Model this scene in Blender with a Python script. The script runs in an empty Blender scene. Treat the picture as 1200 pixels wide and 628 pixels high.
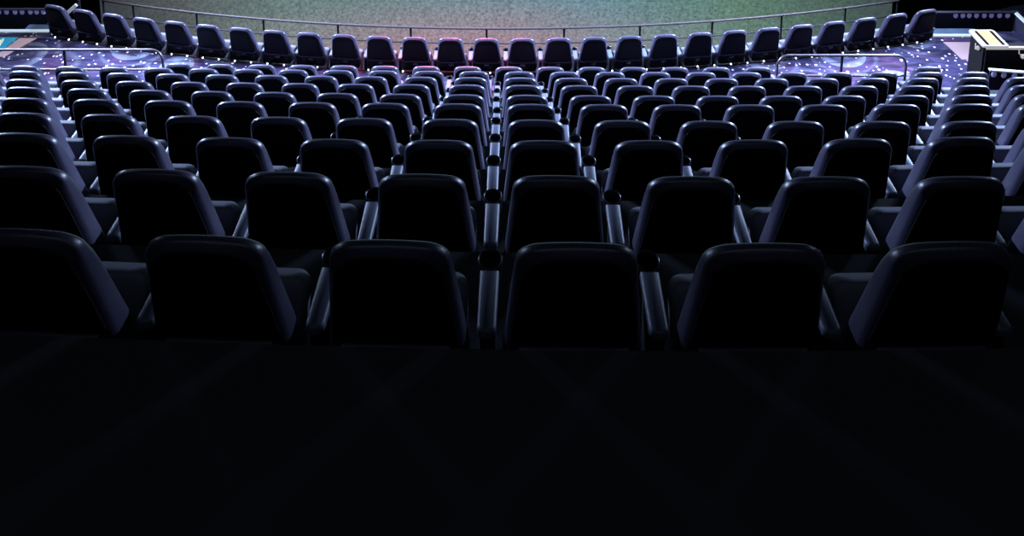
import bpy, bmesh, math, random
from mathutils import Vector, Matrix
random.seed(7)
C = bpy.context.scene.collection
ZO = 10.0                     # the camera stands at the origin, 10 m above the datum
PI = math.pi

# ------------------------------------------------------------------ materials
def mat(name, col, rough=.5, metal=0., emit=None, estr=0., spec=.5, bump=0., bscale=200.):
    m = bpy.data.materials.new(name); m.use_nodes = True
    nt = m.node_tree; b = nt.nodes['Principled BSDF']
    b.inputs['Base Color'].default_value = (*col, 1)
    b.inputs['Roughness'].default_value = rough
    b.inputs['Metallic'].default_value = metal
    b.inputs['Specular IOR Level'].default_value = spec
    if emit:
        b.inputs['Emission Color'].default_value = (*emit, 1)
        b.inputs['Emission Strength'].default_value = estr
    if bump:
        tc = nt.nodes.new('ShaderNodeTexCoord'); n = nt.nodes.new('ShaderNodeTexNoise')
        n.inputs['Scale'].default_value = bscale; n.inputs['Detail'].default_value = 3
        bp = nt.nodes.new('ShaderNodeBump'); bp.inputs['Strength'].default_value = bump
        bp.inputs['Distance'].default_value = .002
        nt.links.new(tc.outputs['Object'], n.inputs['Vector'])
        nt.links.new(n.outputs['Fac'], bp.inputs['Height'])
        nt.links.new(bp.outputs['Normal'], b.inputs['Normal'])
    return m

M_VINYL = mat('charcoal_vinyl', (.044, .040, .068), .36, spec=.55, bump=.25, bscale=90)
M_SHELL = mat('black_shell', (.0065, .0065, .0090), .5, spec=.05)
M_SEAT = mat('seat_fabric', (.095, .095, .125), .6, spec=.4, bump=.2, bscale=120)
M_PAD = mat('armrest_plastic', (.075, .085, .125), .48, spec=.4)
M_CUP = mat('cup_black', (.010, .010, .014), .3, spec=.6)
M_CUPIN = mat('cup_inside', (.003, .003, .004), .5, spec=.2)
M_BASE = mat('black_steel', (.008, .008, .011), .5, spec=.3)
M_RAIL = mat('dark_rail_metal', (.055, .045, .055), .4, .5)
M_RAIL2 = mat('front_rail_metal', (.050, .038, .038), .6, 0.)
M_POST = mat('black_post_metal', (.010, .010, .012), .5, .3)
M_TIER = mat('dark_tier_carpet', (.034, .037, .042), .95, spec=.05, bump=.3, bscale=60)
M_RISER = mat('dark_riser', (.006, .006, .010), .9, spec=.05)
M_WALL = mat('black_wall_fabric', (.010, .010, .011), .95, spec=.02, bump=.3, bscale=30)
M_PARA = mat('parapet_paint', (.022, .020, .032), .8, spec=.1)
M_LED = mat('white_led', (.9, .9, 1), .4, emit=(.74, .82, 1), estr=5)
M_LAMP = mat('violet_lamp', (.3, .28, .5), .5, emit=(.30, .26, .62), estr=.22)
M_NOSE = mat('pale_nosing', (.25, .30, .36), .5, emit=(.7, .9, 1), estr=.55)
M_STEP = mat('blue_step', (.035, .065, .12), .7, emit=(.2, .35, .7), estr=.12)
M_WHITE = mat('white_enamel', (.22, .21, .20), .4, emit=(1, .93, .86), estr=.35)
M_WARM = mat('warm_light_panel', (.05, .04, .02), .7, emit=(1, .83, .50), estr=.95, spec=.05)
M_SLOT = mat('brown_slot', (.012, .005, .001), .8, spec=.02)
M_BOX = mat('dark_cabinet', (.0075, .0062, .0062), .75, spec=.15, bump=.3, bscale=80)
M_CYAN = mat('cyan_floor_light', (.03, .20, .32), .6, emit=(.03, .42, .78), estr=.48)  # cyan light on the floor, put into colour and glow
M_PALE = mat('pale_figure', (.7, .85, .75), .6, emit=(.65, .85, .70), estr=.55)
M_PINK = mat('pale_pink_light', (.17, .125, .15), .85, emit=(.8, .6, .74), estr=.36, bump=.3, bscale=100)  # light spilled on the carpet, painted as a pale pink glow

def carpet_material():
    m = bpy.data.materials.new('patterned_carpet'); m.use_nodes = True
    nt = m.node_tree; N = nt.nodes.new; L = nt.links.new
    b = nt.nodes['Principled BSDF']; b.inputs['Roughness'].default_value = .95
    b.inputs['Specular IOR Level'].default_value = .05
    tc = N('ShaderNodeTexCoord')
    def node(t, **k):
        n = N(t)
        for a, v in k.items(): setattr(n, a, v)
        return n
    def ramp(src, pts, const=False):
        r = N('ShaderNodeValToRGB'); e = r.color_ramp.elements
        if const: r.color_ramp.interpolation = 'CONSTANT'
        while len(e) < len(pts): e.new(.5)
        for q, (p, c) in zip(e, pts): q.position = p; q.color = (*c, 1)
        L(src, r.inputs['Fac']); return r.outputs['Color']
    def mix(fac, a, bb, mode='MIX'):
        x = N('ShaderNodeMix'); x.data_type = 'RGBA'; x.blend_type = mode
        if isinstance(fac, float): x.inputs[0].default_value = fac
        else: L(fac, x.inputs[0])
        for s, i in ((a, 6), (bb, 7)):
            if isinstance(s, tuple): x.inputs[i].default_value = (*s, 1)
            else: L(s, x.inputs[i])
        return x.outputs[2]
    # broad violet / indigo ground
    n1 = N('ShaderNodeTexNoise'); n1.inputs['Scale'].default_value = 1.1; n1.inputs['Detail'].default_value = 3
    L(tc.outputs['Object'], n1.inputs['Vector'])
    ground = ramp(n1.outputs['Fac'], [(.30, (.027, .022, .058)), (.48, (.042, .038, .085)), (.60, (.056, .027, .070)), (.75, (.038, .045, .094))])
    # big arcs: bands of distance around scattered points
    v = N('ShaderNodeTexVoronoi'); v.inputs['Scale'].default_value = .95; v.inputs['Randomness'].default_value = .9
    L(tc.outputs['Object'], v.inputs['Vector'])
    arcs = ramp(v.outputs['Distance'], [(0, (.1,)*3), (.14, (.55,)*3), (.22, (0,)*3), (.30, (.85,)*3), (.36, (.9,)*3), (.37, (0,)*3), (.46, (0,)*3), (.50, (.5,)*3), (.55, (0,)*3)])
    n2 = N('ShaderNodeTexNoise'); n2.inputs['Scale'].default_value = .8; L(tc.outputs['Object'], n2.inputs['Vector'])
    keep = ramp(n2.outputs['Fac'], [(.36, (.1,)*3), (.52, (.85,)*3)])
    arcm = mix(1.0, arcs, keep, 'MULTIPLY')
    col = mix(arcm, ground, (.17, .18, .235))
    # straight dark streaks
    mp = N('ShaderNodeMapping'); mp.inputs['Rotation'].default_value = (0, 0, .8); mp.inputs['Scale'].default_value = (1.2, 7, 1)
    L(tc.outputs['Object'], mp.inputs['Vector'])
    n3 = N('ShaderNodeTexNoise'); n3.inputs['Scale'].default_value = 1.6; n3.inputs['Detail'].default_value = 1
    L(mp.outputs['Vector'], n3.inputs['Vector'])
    st = ramp(n3.outputs['Fac'], [(.40, (.35,)*3), (.50, (1,)*3), (.53, (1.6,)*3), (.56, (1,)*3)])
    col = mix(.8, col, st, 'MULTIPLY')
    # confetti stars, pale and pink
    def stars(scale, thr, c, base):
        s = N('ShaderNodeTexVoronoi'); s.inputs['Scale'].default_value = scale
        L(tc.outputs['Object'], s.inputs['Vector'])
        d = ramp(s.outputs['Distance'], [(0, (1,)*3), (thr, (1,)*3), (thr + .02, (0,)*3)])
        sep = N('ShaderNodeSeparateColor'); L(s.outputs['Color'], sep.inputs[0])
        k = ramp(sep.outputs[0], [(.33, (0,)*3), (.34, (1,)*3)])
        f = mix(1.0, d, k, 'MULTIPLY')
        return mix(f, base, c)
    col = stars(12., .19, (.62, .58, .66), col)
    col = stars(7.5, .15, (.62, .42, .50), col)
    L(col, b.inputs['Base Color'])
    n4 = N('ShaderNodeTexNoise'); n4.inputs['Scale'].default_value = 180
    bp = N('ShaderNodeBump'); bp.inputs['Strength'].default_value = .3; bp.inputs['Distance'].default_value = .004
    L(tc.outputs['Object'], n4.inputs['Vector']); L(n4.outputs['Fac'], bp.inputs['Height']); L(bp.outputs['Normal'], b.inputs['Normal'])
    return m
M_CARPET = carpet_material()

def screen_material():
    # a dim projected picture: grey-teal above, rosy towards the bottom middle, green to the right, with film grain
    m = bpy.data.materials.new('projected_screen'); m.use_nodes = True
    nt = m.node_tree; N = nt.nodes.new; L = nt.links.new
    b = nt.nodes['Principled BSDF']; b.inputs['Base Color'].default_value = (.05, .05, .05, 1); b.inputs['Roughness'].default_value = .9
    b.inputs['Specular IOR Level'].default_value = 0.
    tc = N('ShaderNodeTexCoord'); sp = N('ShaderNodeSeparateXYZ'); L(tc.outputs['Object'], sp.inputs[0])
    def ramp(src, lo, hi, pts):
        mr = N('ShaderNodeMapRange'); mr.inputs['From Min'].default_value = lo; mr.inputs['From Max'].default_value = hi
        L(src, mr.inputs['Value'])
        r = N('ShaderNodeValToRGB'); e = r.color_ramp.elements
        while len(e) < len(pts): e.new(.5)
        for q, (p, c) in zip(e, pts): q.position = p; q.color = (*c, 1)
        L(mr.outputs[0], r.inputs['Fac']); return r.outputs['Color']
    def mix(fac, a, bb, mode='MIX'):
        x = N('ShaderNodeMix'); x.data_type = 'RGBA'; x.blend_type = mode
        if isinstance(fac, float): x.inputs[0].default_value = fac
        else: L(fac, x.inputs[0])
        for s, i in ((a, 6), (bb, 7)):
            if isinstance(s, tuple): x.inputs[i].default_value = (*s, 1)
            else: L(s, x.inputs[i])
        return x.outputs[2]
    # across the width (x -8.2 .. 7.6)
    top = ramp(sp.outputs['X'], -8.2, 7.6, [(0, (.012, .012, .010)), (.07, (.04, .042, .036)), (.22, (.085, .125, .115)), (.45, (.085, .15, .165)), (.62, (.075, .15, .175)), (.82, (.065, .125, .085)), (.95, (.03, .055, .034)), (1, (.02, .03, .022))])
    bot = ramp(sp.outputs['X'], -8.2, 7.6, [(0, (.02, .02, .015)), (.07, (.075, .07, .058)), (.22, (.165, .15, .155)), (.38, (.235, .14, .165)), (.53, (.235, .145, .170)), (.66, (.155, .155, .17)), (.78, (.115, .145, .14)), (.92, (.06, .085, .058)), (1, (.03, .04, .03))])
    h = ramp(sp.outputs['Z'], ZO - 11.3, ZO - 9.85, [(0, (1,)*3), (.3, (.85,)*3), (1, (0,)*3)])
    col = mix(h, top, bot)
    # grain
    n = N('ShaderNodeTexNoise'); n.inputs['Scale'].default_value = 16; n.inputs['Detail'].default_value = 4; n.inputs['Roughness'].default_value = .8
    L(tc.outputs['Object'], n.inputs['Vector'])
    g = N('ShaderNodeMix'); g.data_type = 'RGBA'; g.blend_type = 'OVERLAY'; g.inputs[0].default_value = .0
    r = N('ShaderNodeMapRange'); r.inputs['From Min'].default_value = .3; r.inputs['From Max'].default_value = .7
    r.inputs['To Min'].default_value = .35; r.inputs['To Max'].default_value = 1.65; L(n.outputs['Fac'], r.inputs['Value'])
    n2 = N('ShaderNodeTexNoise'); n2.inputs['Scale'].default_value = 11; n2.inputs['Detail'].default_value = 3; L(tc.outputs['Object'], n2.inputs['Vector'])
    hs = N('ShaderNodeVectorMath'); hs.operation = 'MULTIPLY'
    cm = mix(.8, (1., 1., 1.), n2.outputs['Color'], 'OVERLAY')
    col = mix(.55, col, cm, 'OVERLAY')
    L(col, hs.inputs[0]); L(r.outputs[0], hs.inputs[1])
    L(hs.outputs[0], b.inputs['Emission Color']); b.inputs['Emission Strength'].default_value = 1.0
    return m
M_SCREEN = screen_material()

# ------------------------------------------------------------------ mesh helpers
def offset(pts, d):
    if abs(d) < 1e-9: return list(pts)
    n = len(pts); out = []
    for i in range(n):
        a, p, c = Vector(pts[i-1]), Vector(pts[i]), Vector(pts[(i+1) % n])
        e1 = p - a; e2 = c - p
        if e1.length < 1e-9: e1 = e2
        if e2.length < 1e-9: e2 = e1
        n1 = Vector((-e1.y, e1.x)).normalized(); n2 = Vector((-e2.y, e2.x)).normalized()
        nn = n1 + n2
        nn = nn.normalized() / max(.5, nn.normalized().dot(n1)) if nn.length > 1e-6 else n1
        out.append((p.x + nn.x*d, p.y + nn.y*d))
    return out

def slab(bm, outline, layers, f, cap=True):
    """stack of rings: outline (counter-clockwise) pulled in by an inset at each depth, mapped to space by f(a, b, depth)"""
    rings = []
    for inset, dep in layers:
        rings.append([bm.verts.new(f(a, b, dep)) for a, b in offset(outline, inset)])
    n = len(outline)
    for r0, r1 in zip(rings, rings[1:]):
        for i in range(n):
            j = (i+1) % n
            bm.faces.new((r0[i], r0[j], r1[j], r1[i]))
    if cap:
        bm.faces.new(list(reversed(rings[0]))); bm.faces.new(rings[-1])

def fillet(corners, n=5):
    """corners: (x, y, radius) counter-clockwise"""
    out = []; k = len(corners)
    for i in range(k):
        p = Vector(corners[i][:2]); r = corners[i][2]
        a = Vector(corners[i-1][:2]) - p; c = Vector(corners[(i+1) % k][:2]) - p
        a.normalize(); c.normalize()
        if r <= 0: out.append((p.x, p.y)); continue
        ang = a.angle(c); t = r / math.tan(ang/2)
        s = p + a*t; e = p + c*t
        cen = p + (a+c).normalized() * (r / math.sin(ang/2))
        v0 = s - cen; v1 = e - cen
        th = v0.angle_signed(v1) * -1
        for q in range(n+1):
            w = th*q/n; co, si = math.cos(w), math.sin(w)
            out.append((cen.x + v0.x*co - v0.y*si, cen.y + v0.x*si + v0.y*co))
    return out

def tube(bm, pts, r, seg=8, caps=True):
    pts = [Vector(p) for p in pts]; rings = []; up = Vector((0, 0, 1))
    for i, p in enumerate(pts):
        d = (pts[min(i+1, len(pts)-1)] - pts[max(i-1, 0)]).normalized()
        u = d.cross(up)
        if u.length < .05: u = d.cross(Vector((0, 1, 0)))
        u.normalize(); v = u.cross(d).normalized()
        rings.append([bm.verts.new(p + (u*math.cos(2*PI*k/seg) + v*math.sin(2*PI*k/seg))*r) for k in range(seg)])
    for a, b in zip(rings, rings[1:]):
        for k in range(seg):
            bm.faces.new((a[k], a[(k+1) % seg], b[(k+1) % seg], b[k]))
    if caps:
        bm.faces.new(rings[0]); bm.faces.new(list(reversed(rings[-1])))

def box(bm, x0, x1, y0, y1, z0, z1, bev=0.):
    m = bmesh.ops.create_cube(bm, size=1.)
    vs = m['verts']
    for v in vs:
        v.co = Vector((x0 if v.co.x < 0 else x1, y0 if v.co.y < 0 else y1, z0 if v.co.z < 0 else z1))
    if bev:
        es = list({e for v in vs for e in v.link_edges})
        bmesh.ops.bevel(bm, geom=es, offset=bev, segments=2, affect='EDGES', profile=.5)

def lathe(bm, prof, seg=16, cx=0, cy=0, cz=0):
    rings = []
    for r, z in prof:
        if r < 1e-6: rings.append([bm.verts.new((cx, cy, cz+z))])
        else: rings.append([bm.verts.new((cx + r*math.cos(2*PI*k/seg), cy + r*math.sin(2*PI*k/seg), cz+z)) for k in range(seg)])
    for a, b in zip(rings, rings[1:]):
        for k in range(seg):
            j = (k+1) % seg
            if len(a) == 1: bm.faces.new((a[0], b[j], b[k]))
            elif len(b) == 1: bm.faces.new((a[k], a[j], b[0]))
            else: bm.faces.new((a[k], a[j], b[j], b[k]))

def obj(name, bm, m, parent=None, smooth=True, loc=None, fix=True):
    if fix: bmesh.ops.recalc_face_normals(bm, faces=bm.faces)
    me = bpy.data.meshes.new(name); bm.to_mesh(me); bm.free()
    if smooth:
        for p in me.polygons: p.use_smooth = True
        me.set_sharp_from_angle(angle=math.radians(42))
    for k in (m if isinstance(m, (list, tuple)) else [m]): me.materials.append(k)
    o = bpy.data.objects.new(name, me); C.objects.link(o)
    if parent: o.parent = parent
    if loc: o.location = loc
    return o

def thing(name, label, cat, loc=(0, 0, 0), rotz=0., group=None):
    o = bpy.data.objects.new(name, None); C.objects.link(o)
    o.empty_display_size = .1
    o.location = loc; o.rotation_euler = (0, 0, rotz); o['label'] = label; o['category'] = cat
    if group: o['group'] = group
    return o

def tag(o, label, cat, group=None):
    o['label'] = label; o['category'] = cat
    if group: o['group'] = group
    return o

def struct(name, bm, m, smooth=False):
    o = obj(name, bm, m, smooth=smooth); o['kind'] = 'structure'; return o

# ------------------------------------------------------------------ the theatre chair
H = .888                             # top of the back above its floor
RHO = math.radians(14)               # recline
DN = Vector((0, math.sin(RHO), -math.cos(RHO)))
FW = Vector((0, math.cos(RHO), math.sin(RHO)))
ARM = .28                            # half the seat pitch
def backmap(a, b, d):                # a across, b = -distance down the back, d = forward from the rear face
    t = max(0., -b)
    k = .55 + .50*min(1., t/.16) + .75*t/.6
    return Vector((a, 0, H)) + DN*(-b) + FW*((d-.022)*k if d > .022 else d-.022)
def hw(b): return .176 + .108*(-b) if b > -.45 else .176 + .108*.45 + .02*(-b-.45)

def back_outline(b0, b1, rt, rb, shrink, crown=.020):
    # counter-clockwise in (a, b), b negative downwards; always the same number of points
    def crn(b, s): return s*(hw(b) - shrink)
    pts = fillet([(crn(b1, -1), b1, rb), (crn(b1, 1), b1, rb), (crn(b0, 1), b0, rt), (crn(b0, -1), b0, rt)], 6)
    out = []
    for i, p in enumerate(pts):       # seven points per corner, more along the bottom, the sides and the top
        out.append(p)
        s = {6: 4, 13: 8, 20: 6, 27: 8}.get(i, 1)
        q = Vector(pts[(i+1) % len(pts)]); p = Vector(p)
        for k in range(1, s):
            w = p.lerp(q, k/s); out.append((w.x, w.y))
    return [(a, b - crown*(a/.18)**2*max(0., min(1., (b-b0+.30)/.30))**2) for a, b in out]

def loft(bm, rings, f):
    """rings: (outline, inset, depth); all outlines have the same number of points"""
    vs = [[bm.verts.new(f(a, b, d)) for a, b in offset(o, ins)] for o, ins, d in rings]
    n = len(vs[0])
    for r0, r1 in zip(vs, vs[1:]):
        for i in range(n):
            j = (i+1) % n; bm.faces.new((r0[i], r0[j], r1[j], r1[i]))
    bm.faces.new(list(reversed(vs[0]))); bm.faces.new(vs[-1])

def build_chair():
    t = thing('theatre_chair', 'black high-backed theatre chair', 'chair')
    bm = bmesh.new()
    O = back_outline(0, -.62, .074, .05, 0); I = back_outline(-.013, -.605, .096, .06, .018); I2 = back_outline(-.020, -.600, .096, .06, .025)
    loft(bm, [(I2, .006, .0015), (I2, 0, .0025), (I, 0, .007), (O, .004, .021), (O, .001, .027), (O, 0, .034), (O, 0, .056), (O, .003, .064), (O, .010, .072), (O, .022, .078), (O, .045, .081)], backmap)
    br = obj('backrest', bm, M_VINYL, t)
    bm = bmesh.new()
    slab(bm, back_outline(-.019, -.435, .092, .022, .0235), [(0, .008), (0, .000), (.003, -.003), (.010, -.005)], backmap)
    # the raised centre field with its two long edges, and the lip under it
    slab(bm, back_outline(-.075, -.405, .02, .02, .066, 0.), [(0, -.004), (0, -.0085), (.003, -.0105), (.008, -.011)], backmap)
    sh = obj('back_shell', bm, M_SHELL, t)
    bm = bmesh.new()
    slab(bm, fillet([(-.175, -.452, .004), (.175, -.452, .004), (.170, -.438, .004), (-.170, -.438, .004)], 3),
         [(0, .006), (0, -.016), (.002, -.020), (.005, -.022)], backmap)
    obj('shell_lip', bm, M_VINYL, sh)
    bm = bmesh.new()
    slab(bm, back_outline(-.462, -.635, .03, .05, .02, 0.), [(0, .012), (0, .002), (.004, -.004), (.012, -.006)], backmap)
    kp = obj('kick_panel', bm, M_SHELL, t)
    bm = bmesh.new()
    slab(bm, [(.040*math.cos(2*PI*k/14), -.495 + .022*math.sin(2*PI*k/14)) for k in range(14)],
         [(0, 0), (.001, -.012), (.006, -.020), (.014, -.025)], backmap)
    obj('hinge_cover', bm, M_VINYL, kp)
    # tipped-up seat: cushion behind, pan in front
    a0 = Vector((0, .190, .125)); sd = Vector((0, .155, .315)).normalized(); sn = Vector((0, sd.z, -sd.y))
    def seatmap(a, b, d): return a0 + Vector((a, 0, 0)) + sd*b + sn*d
    bm = bmesh.new()
    slab(bm, fillet([(-.200, 0, .04), (.200, 0, .04), (.208, .345, .05), (-.208, .345, .05)], 6),
         [(.03, 0), (.014, .004), (.004, .013), (0, .028), (0, .075)], seatmap)
    st = obj('seat', bm, M_SEAT, t)
    bm = bmesh.new()
    slab(bm, fillet([(-.194, .01, .04), (.194, .01, .04), (.200, .335, .05), (-.200, .335, .05)], 6),
         [(0, .074), (0, .094), (.006, .102), (.02, .106)], seatmap)
    obj('seat_pan', bm, M_SHELL, t)
    # pedestal
    bm = bmesh.new()
    box(bm, -.035, .035, .185, .275, .012, .20, .008)
    box(bm, -.20, .20, .17, .29, .15, .19, .008)
    box(bm, -.10, .10, .155, .33, 0, .016, .004)
    obj('pedestal', bm, M_BASE, t)
    return t

def build_arm(parent, s):
    x = s*ARM
    bm = bmesh.new()                 # side standard: a slim rounded panel from floor to armrest
    def fm(a, b, d): return Vector((x + d, a, b))
    slab(bm, fillet([(.19, .0, .01), (.36, .0, .01), (.40, .405, .02), (.175, .405, .02)], 4),
         [(.006, -.022), (0, -.017), (0, .017), (.006, .022)], fm)
    ar = obj('armrest', bm, M_BASE, parent)
    bm = bmesh.new()                 # pad: rounded at the rear, butting against the cup holder
    def pm(a, b, d): return Vector((x + a, b, .405 + d + .02*(b-.15)))
    slab(bm, fillet([(-.031, .150, .024), (.031, .150, .024), (.034, .385, .006), (-.034, .385, .006)], 5),
         [(.005, 0), (0, .005), (0, .022), (.003, .029), (.010, .033)], pm)
    obj('arm_pad', bm, M_PAD, ar)
    bm = bmesh.new()                 # cup holder: open ring with a deep well
    lathe(bm, [(.030, -.085), (.040, -.07), (.0445, 0), (.0445, .006), (.042, .009), (.039, .006), (.037, -.01), (.034, -.07), (0, -.072)], 18, x, .425, .435)
    obj('cup_holder', bm, M_CUP, ar, fix=False)
    return ar

proto_l = build_chair(); build_arm(proto_l, -1); build_arm(proto_l, 1)   # a chair at the left end of a row keeps both armrests
proto = build_chair(); build_arm(proto, 1)                               # every other chair shares the neighbour's

def dup(root, loc, rotz):
    r = root.copy(); C.objects.link(r); r.location = loc; r.rotation_euler = (0, 0, rotz)
    for ch in list(root.children):
        c = ch.copy(); C.objects.link(c); c.parent = r
        for g in list(ch.children):
            d = g.copy(); C.objects.link(d); d.parent = c
    return r
used = set()
ORD = ['', 'first', 'second', 'third', 'fourth', 'fifth', 'sixth', 'seventh', 'eighth', 'ninth', 'tenth', 'eleventh', 'twelfth', 'thirteenth',
       'fourteenth', 'fifteenth', 'sixteenth', 'seventeenth', 'eighteenth', 'nineteenth', 'twentieth', 'twenty-first', 'twenty-second',
       'twenty-third', 'twenty-fourth', 'twenty-fifth', 'twenty-sixth', 'twenty-seventh']
def place(first_in_row, loc, rotz, label, group):
    loc = (loc[0] + .03*math.sin(rotz), loc[1] - .03*math.cos(rotz), loc[2])
    p = proto_l if first_in_row else proto
    if p.name not in used:
        used.add(p.name); r = p; r.location = loc; r.rotation_euler = (0, 0, rotz)
    else: r = dup(p, loc, rotz)
    r['label'] = label; r['category'] = 'chair'; r['group'] = group
    return r

# rows: first x, pitch, curve (y = a + b x + c x^2), first index, last index, height of the chair tops
ROWS = [(-1.4801, .5572, 2.1746, -.0151, .0119, 0, 5),
        (-2.0610, .5614, 3.1022, -.0140, .0056, 0, 8),
        (-2.6384, .5615, 4.0122, -.0047, .0067, 0, 10),
        (-3.2059, .5605, 4.9087, -.0127, .0027, 0, 12),
        (-3.7770, .5603, 5.8179, -.0092, .0028, 0, 14),
        (-4.3386, .5589, 6.6947, -.0116, .0031, -1, 16),
        (-4.9242, .5595, 7.6164, -.0095, .0019, -1, 18),
        (-5.5035, .5602, 8.5324, -.0104, .0021, -1, 20),
        (-6.0727, .5602, 9.4494, -.0100, .0016, -1, 21),
        (-4.5208, .5600, 10.3614, -.0086, .0016, 0, 14)]
TOP0, RISE = -2.0496, -.55354
ROWNAME = ['nearest row', 'second-nearest row', 'third-nearest row', 'fourth-nearest row', 'fifth-nearest row', 'sixth-nearest row',
           'seventh-nearest row', 'eighth-nearest row', 'ninth-nearest row', 'farthest straight row']
def rowy(r, x):
    _, _, a, b, c, _, _ = ROWS[r]
    return a + b*x + c*x*x
def floor_z(r): return ZO + TOP0 + RISE*r - H
LOOK = 'black high-backed theatre chair'
for r, (x0, p, a, b, c, i0, i1) in enumerate(ROWS):
    n = i1 - i0 + 1
    for k, i in enumerate(range(i0, i1+1)):
        x = x0 + p*i; y = rowy(r, x); rz = math.atan(b + 2*c*x)
        if k == 0: where = 'leftmost in the ' + ROWNAME[r]
        elif k == n-1 and r != 9: where = 'rightmost in the ' + ROWNAME[r]
        else: where = ORD[k+1] + ' from left in the ' + ROWNAME[r]
        place(k == 0, (x, y, floor_z(r)), rz, LOOK + ', ' + where, 'theatre chairs in straight raked rows')
# the one chair of the farthest straight row that stands apart beyond the right handrail
x = ROWS[9][0] + .56*18.1; y = rowy(9, x)
place(True, (x, y, floor_z(9)), .02, LOOK + ' standing apart, right of the right-hand handrail in the farthest straight row', 'theatre chairs in straight raked rows')

# the curved row at the railing
FC = (-.112, 40.0145); FR = 28.567; FTOP = -7.30
for i in range(27):
    an = math.radians(-14.487 + 1.0731*i)
    x = FC[0] + FR*math.sin(an); y = FC[1] - FR*math.cos(an)
    where = 'leftmost' if i == 0 else 'rightmost' if i == 26 else ORD[i+1] + ' from left'
    place(i == 0, (x, y, ZO + FTOP - H), an, LOOK + ', ' + where + ' in the curved row along the front railing', 'theatre chairs in the curved railing row')

# ------------------------------------------------------------------ floor tiers
XS = [-10.9 + 21.8*k/48 for k in range(49)]
def edge(r, x):                      # front edge of the tier behind row r
    xx = max(-6.6, min(6.6, x)); return rowy(r, xx) - .045
bm = bmesh.new()
def strip(bm, f0, f1, mi=0):         # a ruled strip between two curves over XS
    A = [bm.verts.new(f0(x)) for x in XS]; B = [bm.verts.new(f1(x)) for x in XS]
    for k in range(len(XS)-1):
        f = bm.faces.new((A[k], A[k+1], B[k+1], B[k])); f.material_index = mi
zprev = floor_z(0) + .5535
strip(bm, lambda x: (x, -2.4, zprev), lambda x: (x, edge(0, x), zprev))
for r in range(0, 9):
    z1 = floor_z(r) - RISE*1; z0 = floor_z(r)
    strip(bm, lambda x: (x, edge(r, x), z1), lambda x: (x, edge(r, x), z0), 1)
    strip(bm, lambda x: (x, edge(r, x), z0), lambda x: (x, edge(r+1, x), z0))
strip(bm, lambda x: (x, edge(9, x), floor_z(8)), lambda x: (x, edge(9, x), floor_z(9)), 1)
struct('floor', bm, [M_TIER, M_RISER])

AZ = floor_z(9)                      # cross aisle level
LC = (-.1604, 39.804); LR = 28.2973
def curb(x):
    if x < -7.40 or x > 6.50: return 12.60
    return LC[1] - math.sqrt(LR*LR - (x-LC[0])**2)
XS2 = sorted(set([round(-10.9 + 21.8*k/120, 4) for k in range(121)] + [-7.401, -7.399, 6.499, 6.501]))
bm = bmesh.new()
A = [bm.verts.new((x, edge(9, x), AZ)) for x in XS2]; B = [bm.verts.new((x, curb(x), AZ)) for x in XS2]
for k in range(len(XS2)-1): bm.faces.new((A[k], A[k+1], B[k+1], B[k]))
struct('floor_aisle', bm, M_CARPET)
bm = bmesh.new()                     # riser at the curb and the lower floor in front of it
FZ = ZO + FTOP - H
def fedge(x):
    xx = max(-9., min(9., x)); return max(FC[1] - math.sqrt(27.70**2 - (xx-FC[0])**2), curb(x) + .05)
LVL = [lambda x: (x, curb(x)-.001, AZ-.002), lambda x: (x, curb(x)-.001, FZ), lambda x: (x, fedge(x), FZ), lambda x: (x, fedge(x), FZ-1.15),
       lambda x: (x, fedge(x)+1.1, FZ-1.15), lambda x: (x, fedge(x)+1.1, ZO-13)]
G = [[bm.verts.new(f(x)) for x in XS2] for f in LVL]
for P, Q in zip(G, G[1:]):
    for k in range(len(XS2)-1): bm.faces.new((P[k], P[k+1], Q[k+1], Q[k]))
struct('floor_front', bm, M_RISER)

# white lamps set along the curb edge behind the curved row
t = thing('curb_light_strip', 'curved strip of small white lamps along the carpet edge behind the front row', 'lights', (0, 11.557, AZ))
bm = bmesh.new()
pts = [(LC[0] + LR*math.sin(math.radians(-14.7 + 28.2*k/80)), LC[1] - (LR+.016)*math.cos(math.radians(-14.7 + 28.2*k/80)) - 11.557, .006) for k in range(81)]
tube(bm, pts, .008, 6); obj('channel', bm, M_POST, t)
def lamp_bm(r):
    b = bmesh.new(); bmesh.ops.create_uvsphere(b, u_segments=10, v_segments=6, radius=r); return b
led0 = None
for k in range(54):
    an = math.radians(-14.67 + .5308*k)
    loc = (LC[0] + (LR+.018)*math.sin(an), LC[1] - (LR+.018)*math.cos(an) - 11.557, .016)
    if led0 is None: led0 = obj('lamp', lamp_bm(.0125), M_LED, t, loc=loc)
    else:
        o = led0.copy(); C.objects.link(o); o.parent = t; o.location = loc

# ------------------------------------------------------------------ front railing by the screen
t = thing('front_railing', 'long curved metal railing with two rails in front of the screen', 'railing', (0, 12.98, FZ-.0))
RC = (-.194, 41.85); RR = 28.88; RZ = ZO - 8.1
def rp(a, z): an = math.radians(a); return (RC[0] + RR*math.sin(an), RC[1] - RR*math.cos(an) - 12.98, z - FZ)
bm = bmesh.new(); tube(bm, [rp(-14.2 + 28.35*k/80, RZ) for k in range(81)], .019, 8); obj('top_rail', bm, M_RAIL2, t)
bm = bmesh.new(); tube(bm, [rp(-14.2 + 28.35*k/80, RZ-.275) for k in range(81)], .013, 8); obj('lower_rail', bm, M_RAIL2, t)
for a in (-14.15, -12.94, -10.5, -8.06, -5.46, -2.99, -.46, 2.12, 4.67, 7.16, 9.64, 12.03, 14.1):
    bm = bmesh.new(); tube(bm, [rp(a, RZ-.012), rp(a, FZ-1.15)], .018, 8)
    obj('post', bm, M_POST, t)

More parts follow.
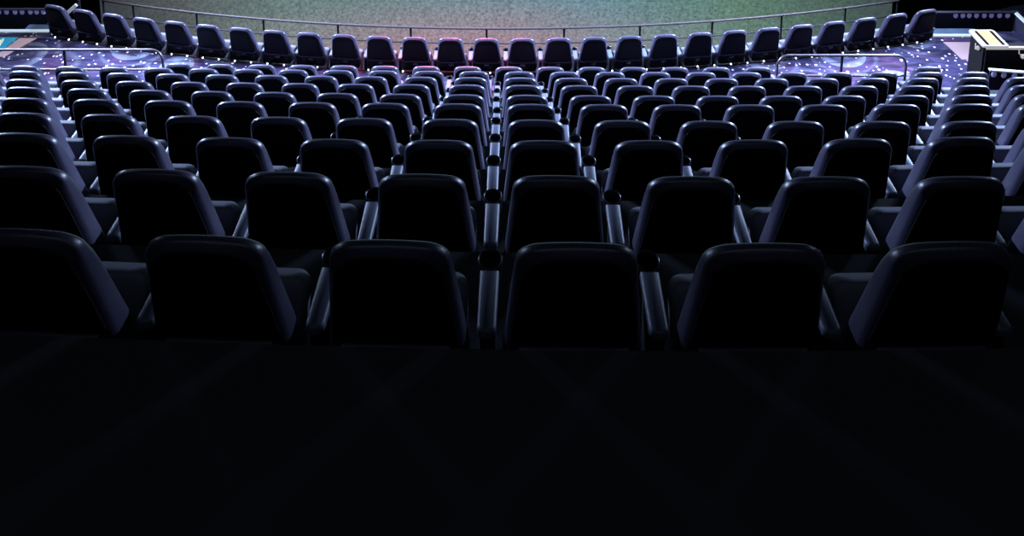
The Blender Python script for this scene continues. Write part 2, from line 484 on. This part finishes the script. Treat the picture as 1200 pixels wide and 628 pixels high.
# ------------------------------------------------------------------ handrails in the cross aisle
def arc(c, r, a0, a1, n=8): return [(c[0] + r*math.cos(a0+(a1-a0)*k/n), c[1] + r*math.sin(a0+(a1-a0)*k/n)) for k in range(n+1)]
t = thing('handrail', 'dark two-bar handrail at the left end of the cross aisle', 'handrail', (-4.95, 10.9, AZ))
zt = .785; zl = .475
bm = bmesh.new()
path = [(-4.6, zt)] + [(-3.6+q*.3, zt) for q in range(12)] + arc((-.16, zt-.16), .16, PI/2, 0, 8) + [(0, .0)]
tube(bm, [(a, 0, b) for a, b in path], .018, 8); obj('top_rail', bm, M_RAIL, t)
bm = bmesh.new(); tube(bm, [(-4.6, 0, zl), (0, 0, zl)], .016, 8); obj('lower_rail', bm, M_RAIL, t)
for px in (-1.383, -2.9, -4.55):
    bm = bmesh.new(); tube(bm, [(px, 0, zt), (px, 0, 0)], .019, 8); obj('post', bm, M_POST, t)
t = thing('handrail', 'dark looped two-bar handrail standing at the right of the cross aisle', 'handrail', (4.667, 10.88, AZ))
bm = bmesh.new(); zt2 = .71
path = [(-.907, 0)] + [(a, b) for a, b in arc((-.747, zt2-.16), .16, PI, PI/2, 8)] + arc((.753, zt2-.16), .16, PI/2, 0, 8) + [(.913, 0)]
tube(bm, [(a, 0, b) for a, b in path], .018, 8); obj('top_rail', bm, M_RAIL, t)
bm = bmesh.new(); tube(bm, [(-.907, 0, .39), (.913, 0, .39)], .016, 8); obj('lower_rail', bm, M_RAIL, t)
bm = bmesh.new(); tube(bm, [(0, 0, zt2), (0, 0, 0)], .019, 8); obj('post', bm, M_POST, t)

# a short pale slanted rail at the left end of the curved row
t = thing('grab_rail', 'short pale slanted grab rail behind the leftmost chair of the curved row', 'handrail', (-7.45, 13.2, FZ))
bm = bmesh.new()
p0 = Vector((.03, -.2, ZO-7.82-FZ)); p1 = Vector((.20, -.2, ZO-7.67-FZ)); dd = (p1-p0).normalized(); up = Vector((-dd.z, 0, dd.x))
slab(bm, fillet([(0, -.028, .01), ((p1-p0).length, -.028, .01), ((p1-p0).length, .028, .01), (0, .028, .01)], 3), [(.004, 0), (0, .004), (0, .026), (.004, .03)],
     lambda a, b, d: p0 + dd*a + up*b + Vector((0, -d, 0)))
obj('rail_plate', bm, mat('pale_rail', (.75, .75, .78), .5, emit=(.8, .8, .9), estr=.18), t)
bm = bmesh.new(); tube(bm, [(.23, -.19, ZO-7.60-FZ), (.23, -.19, 0)], .02, 8); tube(bm, [(.19, -.20, ZO-7.68-FZ), (.23, -.19, ZO-7.66-FZ)], .012, 6); obj('post', bm, M_POST, t)

# ------------------------------------------------------------------ steps, parapets with lamps
for nm, xa, xb, ya in (('trim_1', -10.8, -7.52, 12.60), ('trim_2', 6.56, 7.55, 12.47)):
    bm = bmesh.new(); box(bm, xa, xb, ya-.03, ya+.02, AZ, AZ+.03, .006); struct(nm, bm, M_NOSE)
bm = bmesh.new(); box(bm, -7.44, -7.14, 12.50, 12.55, AZ, AZ+.03, .006); struct('trim_3', bm, M_NOSE)
bm = bmesh.new(); box(bm, -7.95, -7.15, 12.625, 12.78, AZ-.3, AZ+.015); struct('floor_step_left', bm, M_STEP)
bm = bmesh.new(); box(bm, 6.62, 7.55, 12.495, 12.66, AZ-.3, AZ+.015); struct('floor_step_right', bm, M_STEP)

def parapet(name, pa, pb, z0, z1, th, nose):
    d = Vector((pb[0]-pa[0], pb[1]-pa[1], 0)); L = d.length; an = math.atan2(d.y, d.x)
    bm = bmesh.new(); box(bm, 0, L, 0, th, z0, z1 - .02)
    R = Matrix.Translation((pa[0], pa[1], 0)) @ Matrix.Rotation(an, 4, 'Z')
    bmesh.ops.transform(bm, matrix=R, verts=bm.verts); struct(name, bm, M_PARA)
    bm = bmesh.new(); box(bm, -.02, L+.02, -.03, th, z1-.022, z1, .004)
    bmesh.ops.transform(bm, matrix=R, verts=bm.verts); struct(nose[0], bm, nose[1])
    return R
def lamps(label, R, xs, z, loc):
    t = thing('wall_light_strip', label, 'lights', loc)
    inv = Vector(loc); first = None
    bm = bmesh.new(); tube(bm, [(R @ Vector((xs[0]-.05, -.012, z+.045))) - inv, (R @ Vector((xs[-1]+.05, -.012, z+.045))) - inv], .007, 6); obj('channel', bm, M_POST, t)
    for x in xs:
        w = (R @ Vector((x, -.012, z))) - inv
        if first is None:
            b = bmesh.new(); bmesh.ops.create_uvsphere(b, u_segments=12, v_segments=8, radius=.04)
            for v in b.verts: v.co.z *= 1.15; v.co.y *= .35
            first = obj('lamp', b, M_LAMP, t, loc=w)
        else:
            o = first.copy(); C.objects.link(o); o.parent = t; o.location = w
R = parapet('wall_left', (-10.8, 12.80), (-7.62, 12.80), AZ-.3, ZO-7.63, .025, ('trim_4', mat('violet_cap', (.02, .018, .03), .7)))
lamps('row of dim violet lamps on the low wall at the left', R, [2.37, 2.495, 2.635, 2.75, 2.887, 2.99, 3.10], ZO-7.685, (-7.9, 12.8, ZO-7.70))
R = parapet('wall_right', (6.95, 12.80), (8.26, 12.80), AZ-.3, ZO-7.685, .025, ('trim_5', mat('violet_cap_dark', (.02, .018, .03), .7)))
lamps('row of dim violet lamps on the low wall behind the lit console', R, [.346, .465, .57, .69, .817, .935, 1.068, 1.20], ZO-7.75, (7.7, 12.8, ZO-7.775))
bm = bmesh.new(); box(bm, 8.27, 8.39, 10.9, 12.90, AZ-.3, ZO-7.72); struct('wall_right_return', bm, M_PARA)
bm = bmesh.new(); box(bm, 8.25, 8.31, 10.9, 12.80, ZO-7.718, ZO-7.69, .004); struct('trim_6', bm, M_NOSE)
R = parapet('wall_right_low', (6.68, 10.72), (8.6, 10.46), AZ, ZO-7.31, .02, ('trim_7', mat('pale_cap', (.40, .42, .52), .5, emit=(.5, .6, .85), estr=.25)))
lamps('row of dim violet lamps on the low wall below the lit console', R, [.05, .18, .32, .46, .60], ZO-7.385, (6.9, 10.7, ZO-7.385))

# ------------------------------------------------------------------ the lit console at the right
t = thing('console', 'dark console with a glowing warm top plate and white rim', 'console', (6.9, 11.05, AZ))
def W(x, y, z): return (x-6.9, y-11.05, max(0., z+ZO-AZ) if z > -7.92 else 0.)
def cbox(x0, x1, y0, y1, z0, z1, bev): 
    b = bmesh.new(); a = W(x0, y0, z0); c = W(x1, y1, z1); box(b, a[0], c[0], a[1], c[1], a[2], c[2], bev); return b
b = cbox(6.69, 7.75, 10.885, 11.02, -7.93, -7.10, .008)
a = W(6.66, 10.90, -7.93); c = W(6.97, 11.24, -7.08); box(b, a[0], c[0], a[1], c[1], a[2], c[2], .008)
obj('cabinet', b, M_BOX, t, smooth=False)
b = bmesh.new()                      # rim: front bar and plate frame
a = W(6.69, 10.865, -7.115); c = W(7.77, 10.90, -7.075); box(b, a[0], c[0], a[1], c[1], a[2], c[2], .006)
obj('rim', b, M_WHITE, t, smooth=False)
b = bmesh.new()
slab(b, fillet([(6.625, 10.86, .03), (7.0, 10.86, .02), (7.0, 11.27, .05), (6.625, 11.27, .05)], 5), [(.004, 0), (0, .004), (0, .026), (.004, .03)],
     lambda x, y, d: Vector(W(x, y, -7.08 + d)))
pl = obj('top_plate', b, M_WHITE, t)
b = cbox(6.75, 6.90, 10.89, 11.24, -7.052, -7.046, .002); obj('light_panel', b, M_WARM, pl)
for sx in (6.694, 6.912):
    b = cbox(sx, sx+.042, 10.885, 11.225, -7.052, -7.044, .002); obj('slot', b, M_SLOT, pl)
for kx, ky, kz in ((6.63, 10.98, -7.16), (7.19, 10.84, -7.20)):
    b = bmesh.new(); bmesh.ops.create_uvsphere(b, u_segments=12, v_segments=8, radius=.028)
    for v in b.verts: v.co.z *= 1.25
    bmesh.ops.translate(b, vec=W(kx, ky, kz), verts=b.verts)
    w = Vector(W(kx, ky, kz)); top = Vector(W(kx-.04, 10.875 if kx > 7 else ky, -7.09))
    tube(b, [top, top + Vector((0, -.01, -.08)), w], .008, 6)
    obj('knob', b, M_WHITE, t)

# ------------------------------------------------------------------ patches of light on the carpet, built as thin glowing slabs
def flat(name, pts, z, th, m, label, cat):
    cx = sum(p[0] for p in pts)/len(pts); cy = sum(p[1] for p in pts)/len(pts)
    b = bmesh.new(); 
    if sum(pts[i][0]*pts[(i+1) % len(pts)][1] - pts[(i+1) % len(pts)][0]*pts[i][1] for i in range(len(pts))) < 0: pts = pts[::-1]
    slab(b, [(p[0]-cx, p[1]-cy) for p in pts], [(0, 0), (0, th*.7), (.004, th)], lambda a, c, d: Vector((a, c, d)))
    o = obj(name, b, m, smooth=False, loc=(cx, cy, z)); tag(o, label, cat); return o
o = flat('cyan_light_patch', [(-9.3, 12.42), (-7.93, 12.42), (-8.02, 11.93), (-9.3, 11.93)], AZ+.001, .012, M_CYAN, 'patch of cyan light at the far left of the carpet', 'light patch')
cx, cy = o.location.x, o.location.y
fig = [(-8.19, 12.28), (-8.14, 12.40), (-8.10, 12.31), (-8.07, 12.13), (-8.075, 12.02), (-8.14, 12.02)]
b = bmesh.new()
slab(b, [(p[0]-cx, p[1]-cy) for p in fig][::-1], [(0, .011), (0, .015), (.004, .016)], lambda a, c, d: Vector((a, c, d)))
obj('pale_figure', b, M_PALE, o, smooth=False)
flat('pink_light_patch', [(-7.90, 12.40), (-7.62, 12.40), (-7.76, 12.12), (-7.86, 11.90), (-8.00, 11.92)], AZ+.002, .010, M_PINK, 'patch of pale pink light beside the cyan one at left', 'pink light patch')
flat('pink_light_patch', [(6.858, 12.293), (7.36, 12.285), (7.36, 11.832), (6.918, 11.832)], AZ+.002, .010, M_PINK, 'patch of pale pink light on the carpet left of the lit console', 'pink light patch')

# ------------------------------------------------------------------ screen
bm = bmesh.new()
SX0, SX1 = -8.25, 7.62; NX, NZ = 60, 24
def sy(x): return 17.0 - .024*(x+.3)**2
vs = [[bm.verts.new((SX0 + (SX1-SX0)*i/NX, sy(SX0 + (SX1-SX0)*i/NX) + .02*j, ZO - 12.6 + 12.6*j/NZ)) for i in range(NX+1)] for j in range(NZ+1)]
for j in range(NZ):
    for i in range(NX): bm.faces.new((vs[j][i], vs[j][i+1], vs[j+1][i+1], vs[j+1][i]))
tag(obj('projection_screen', bm, M_SCREEN), 'huge curved grey-green projection screen behind the front railing', 'screen')

# ------------------------------------------------------------------ dark shell of the hall
def wallbox(name, *a): 
    b = bmesh.new(); box(b, *a); struct(name, b, M_WALL)
wallbox('wall_far_left', -11.2, -10.9, -2.6, 20, ZO-13, ZO+4)
wallbox('wall_far_right', 10.9, 11.2, -2.6, 20, ZO-13, ZO+4)
wallbox('wall_front', -11.2, 11.2, 19.6, 19.9, ZO-13, ZO+4)
wallbox('wall_back', -11.2, 11.2, -2.9, -2.6, ZO-13, ZO+4)
wallbox('ceiling', -11.2, 11.2, -2.9, 19.9, ZO+4, ZO+4.3)

# ------------------------------------------------------------------ light
def area(name, loc, target, sx, sy_, col, e):
    l = bpy.data.lights.new(name, 'AREA'); l.shape = 'RECTANGLE'; l.size = sx; l.size_y = sy_; l.color = col; l.energy = e
    o = bpy.data.objects.new(name, l); C.objects.link(o); o.location = loc
    o.rotation_euler = (Vector(target) - Vector(loc)).to_track_quat('-Z', 'Y').to_euler(); return o
def spot(name, loc, target, col, e, ang, blend=.6, r=.15):
    l = bpy.data.lights.new(name, 'SPOT'); l.color = col; l.energy = e; l.spot_size = math.radians(ang); l.spot_blend = blend; l.shadow_soft_size = r
    o = bpy.data.objects.new(name, l); C.objects.link(o); o.location = loc
    o.rotation_euler = (Vector(target) - Vector(loc)).to_track_quat('-Z', 'Y').to_euler(); return o
BL = (.48, .63, 1.0)
for nm, sx in (('house_light_left', -1), ('house_light_right', 1)):
    o = area(nm, (9.9*sx, 13.2, ZO-.6), (0, 10.2, ZO-7.4), 3.6, .8, BL, 2700); o.data.spread = math.radians(77)
    spot(nm + '_overhead', (6.5*sx, 12.6, ZO+2.6), (-.5*sx, 11.4, ZO-7), BL, 250, 84, 1.0, .5)
spot('house_light_front', (0, 15.2, ZO-2.0), (0, 9.9, ZO-7.5), (.46, .62, 1.0), 1500, 90, 1.0, .6)
spot('aisle_spot_left', (-7.2, 12.8, ZO-2.5), (-7.0, 11.8, ZO-8), (1.0, .96, 1.0), 300, 62, .9)
spot('aisle_spot_right', (6.6, 12.8, ZO-2.5), (6.4, 11.8, ZO-8), (1.0, .96, 1.0), 300, 62, .9)
spot('screen_glow_red', (-.9, 13.2, ZO-1.5), (-.9, 11.2, ZO-7.4), (1.0, .08, .12), 8000, 38, 1.0, .3)
spot('screen_glow_left', (-5.2, 13.6, ZO-2.6), (-5.0, 12.0, ZO-7.4), (1.0, .88, .86), 1300, 66, 1.0, .3)
spot('screen_glow_right', (4.7, 13.6, ZO-2.6), (4.5, 12.0, ZO-7.4), (1.0, .88, .86), 1300, 66, 1.0, .3)
area('dim_fill', (0, -.5, ZO+3.4), (0, 1.2, ZO-3), 9, 3, (.62, .80, 1.0), 24)

w = bpy.data.worlds.new('dark'); w.use_nodes = True
w.node_tree.nodes['Background'].inputs[0].default_value = (.3, .4, .7, 1); w.node_tree.nodes['Background'].inputs[1].default_value = .0
bpy.context.scene.world = w

# ------------------------------------------------------------------ camera
cam = bpy.data.cameras.new('camera'); co = bpy.data.objects.new('camera', cam); C.objects.link(co)
co.location = (0, 0, ZO); co.rotation_euler = (math.radians(90 - 11), 0, 0)
cam.sensor_fit = 'HORIZONTAL'; cam.sensor_width = 36; cam.lens = 30; cam.shift_y = -664/1200; cam.clip_end = 200
bpy.context.scene.camera = co
sc = bpy.context.scene
sc.view_settings.view_transform = 'Standard'; sc.view_settings.look = 'None'; sc.view_settings.exposure = 0
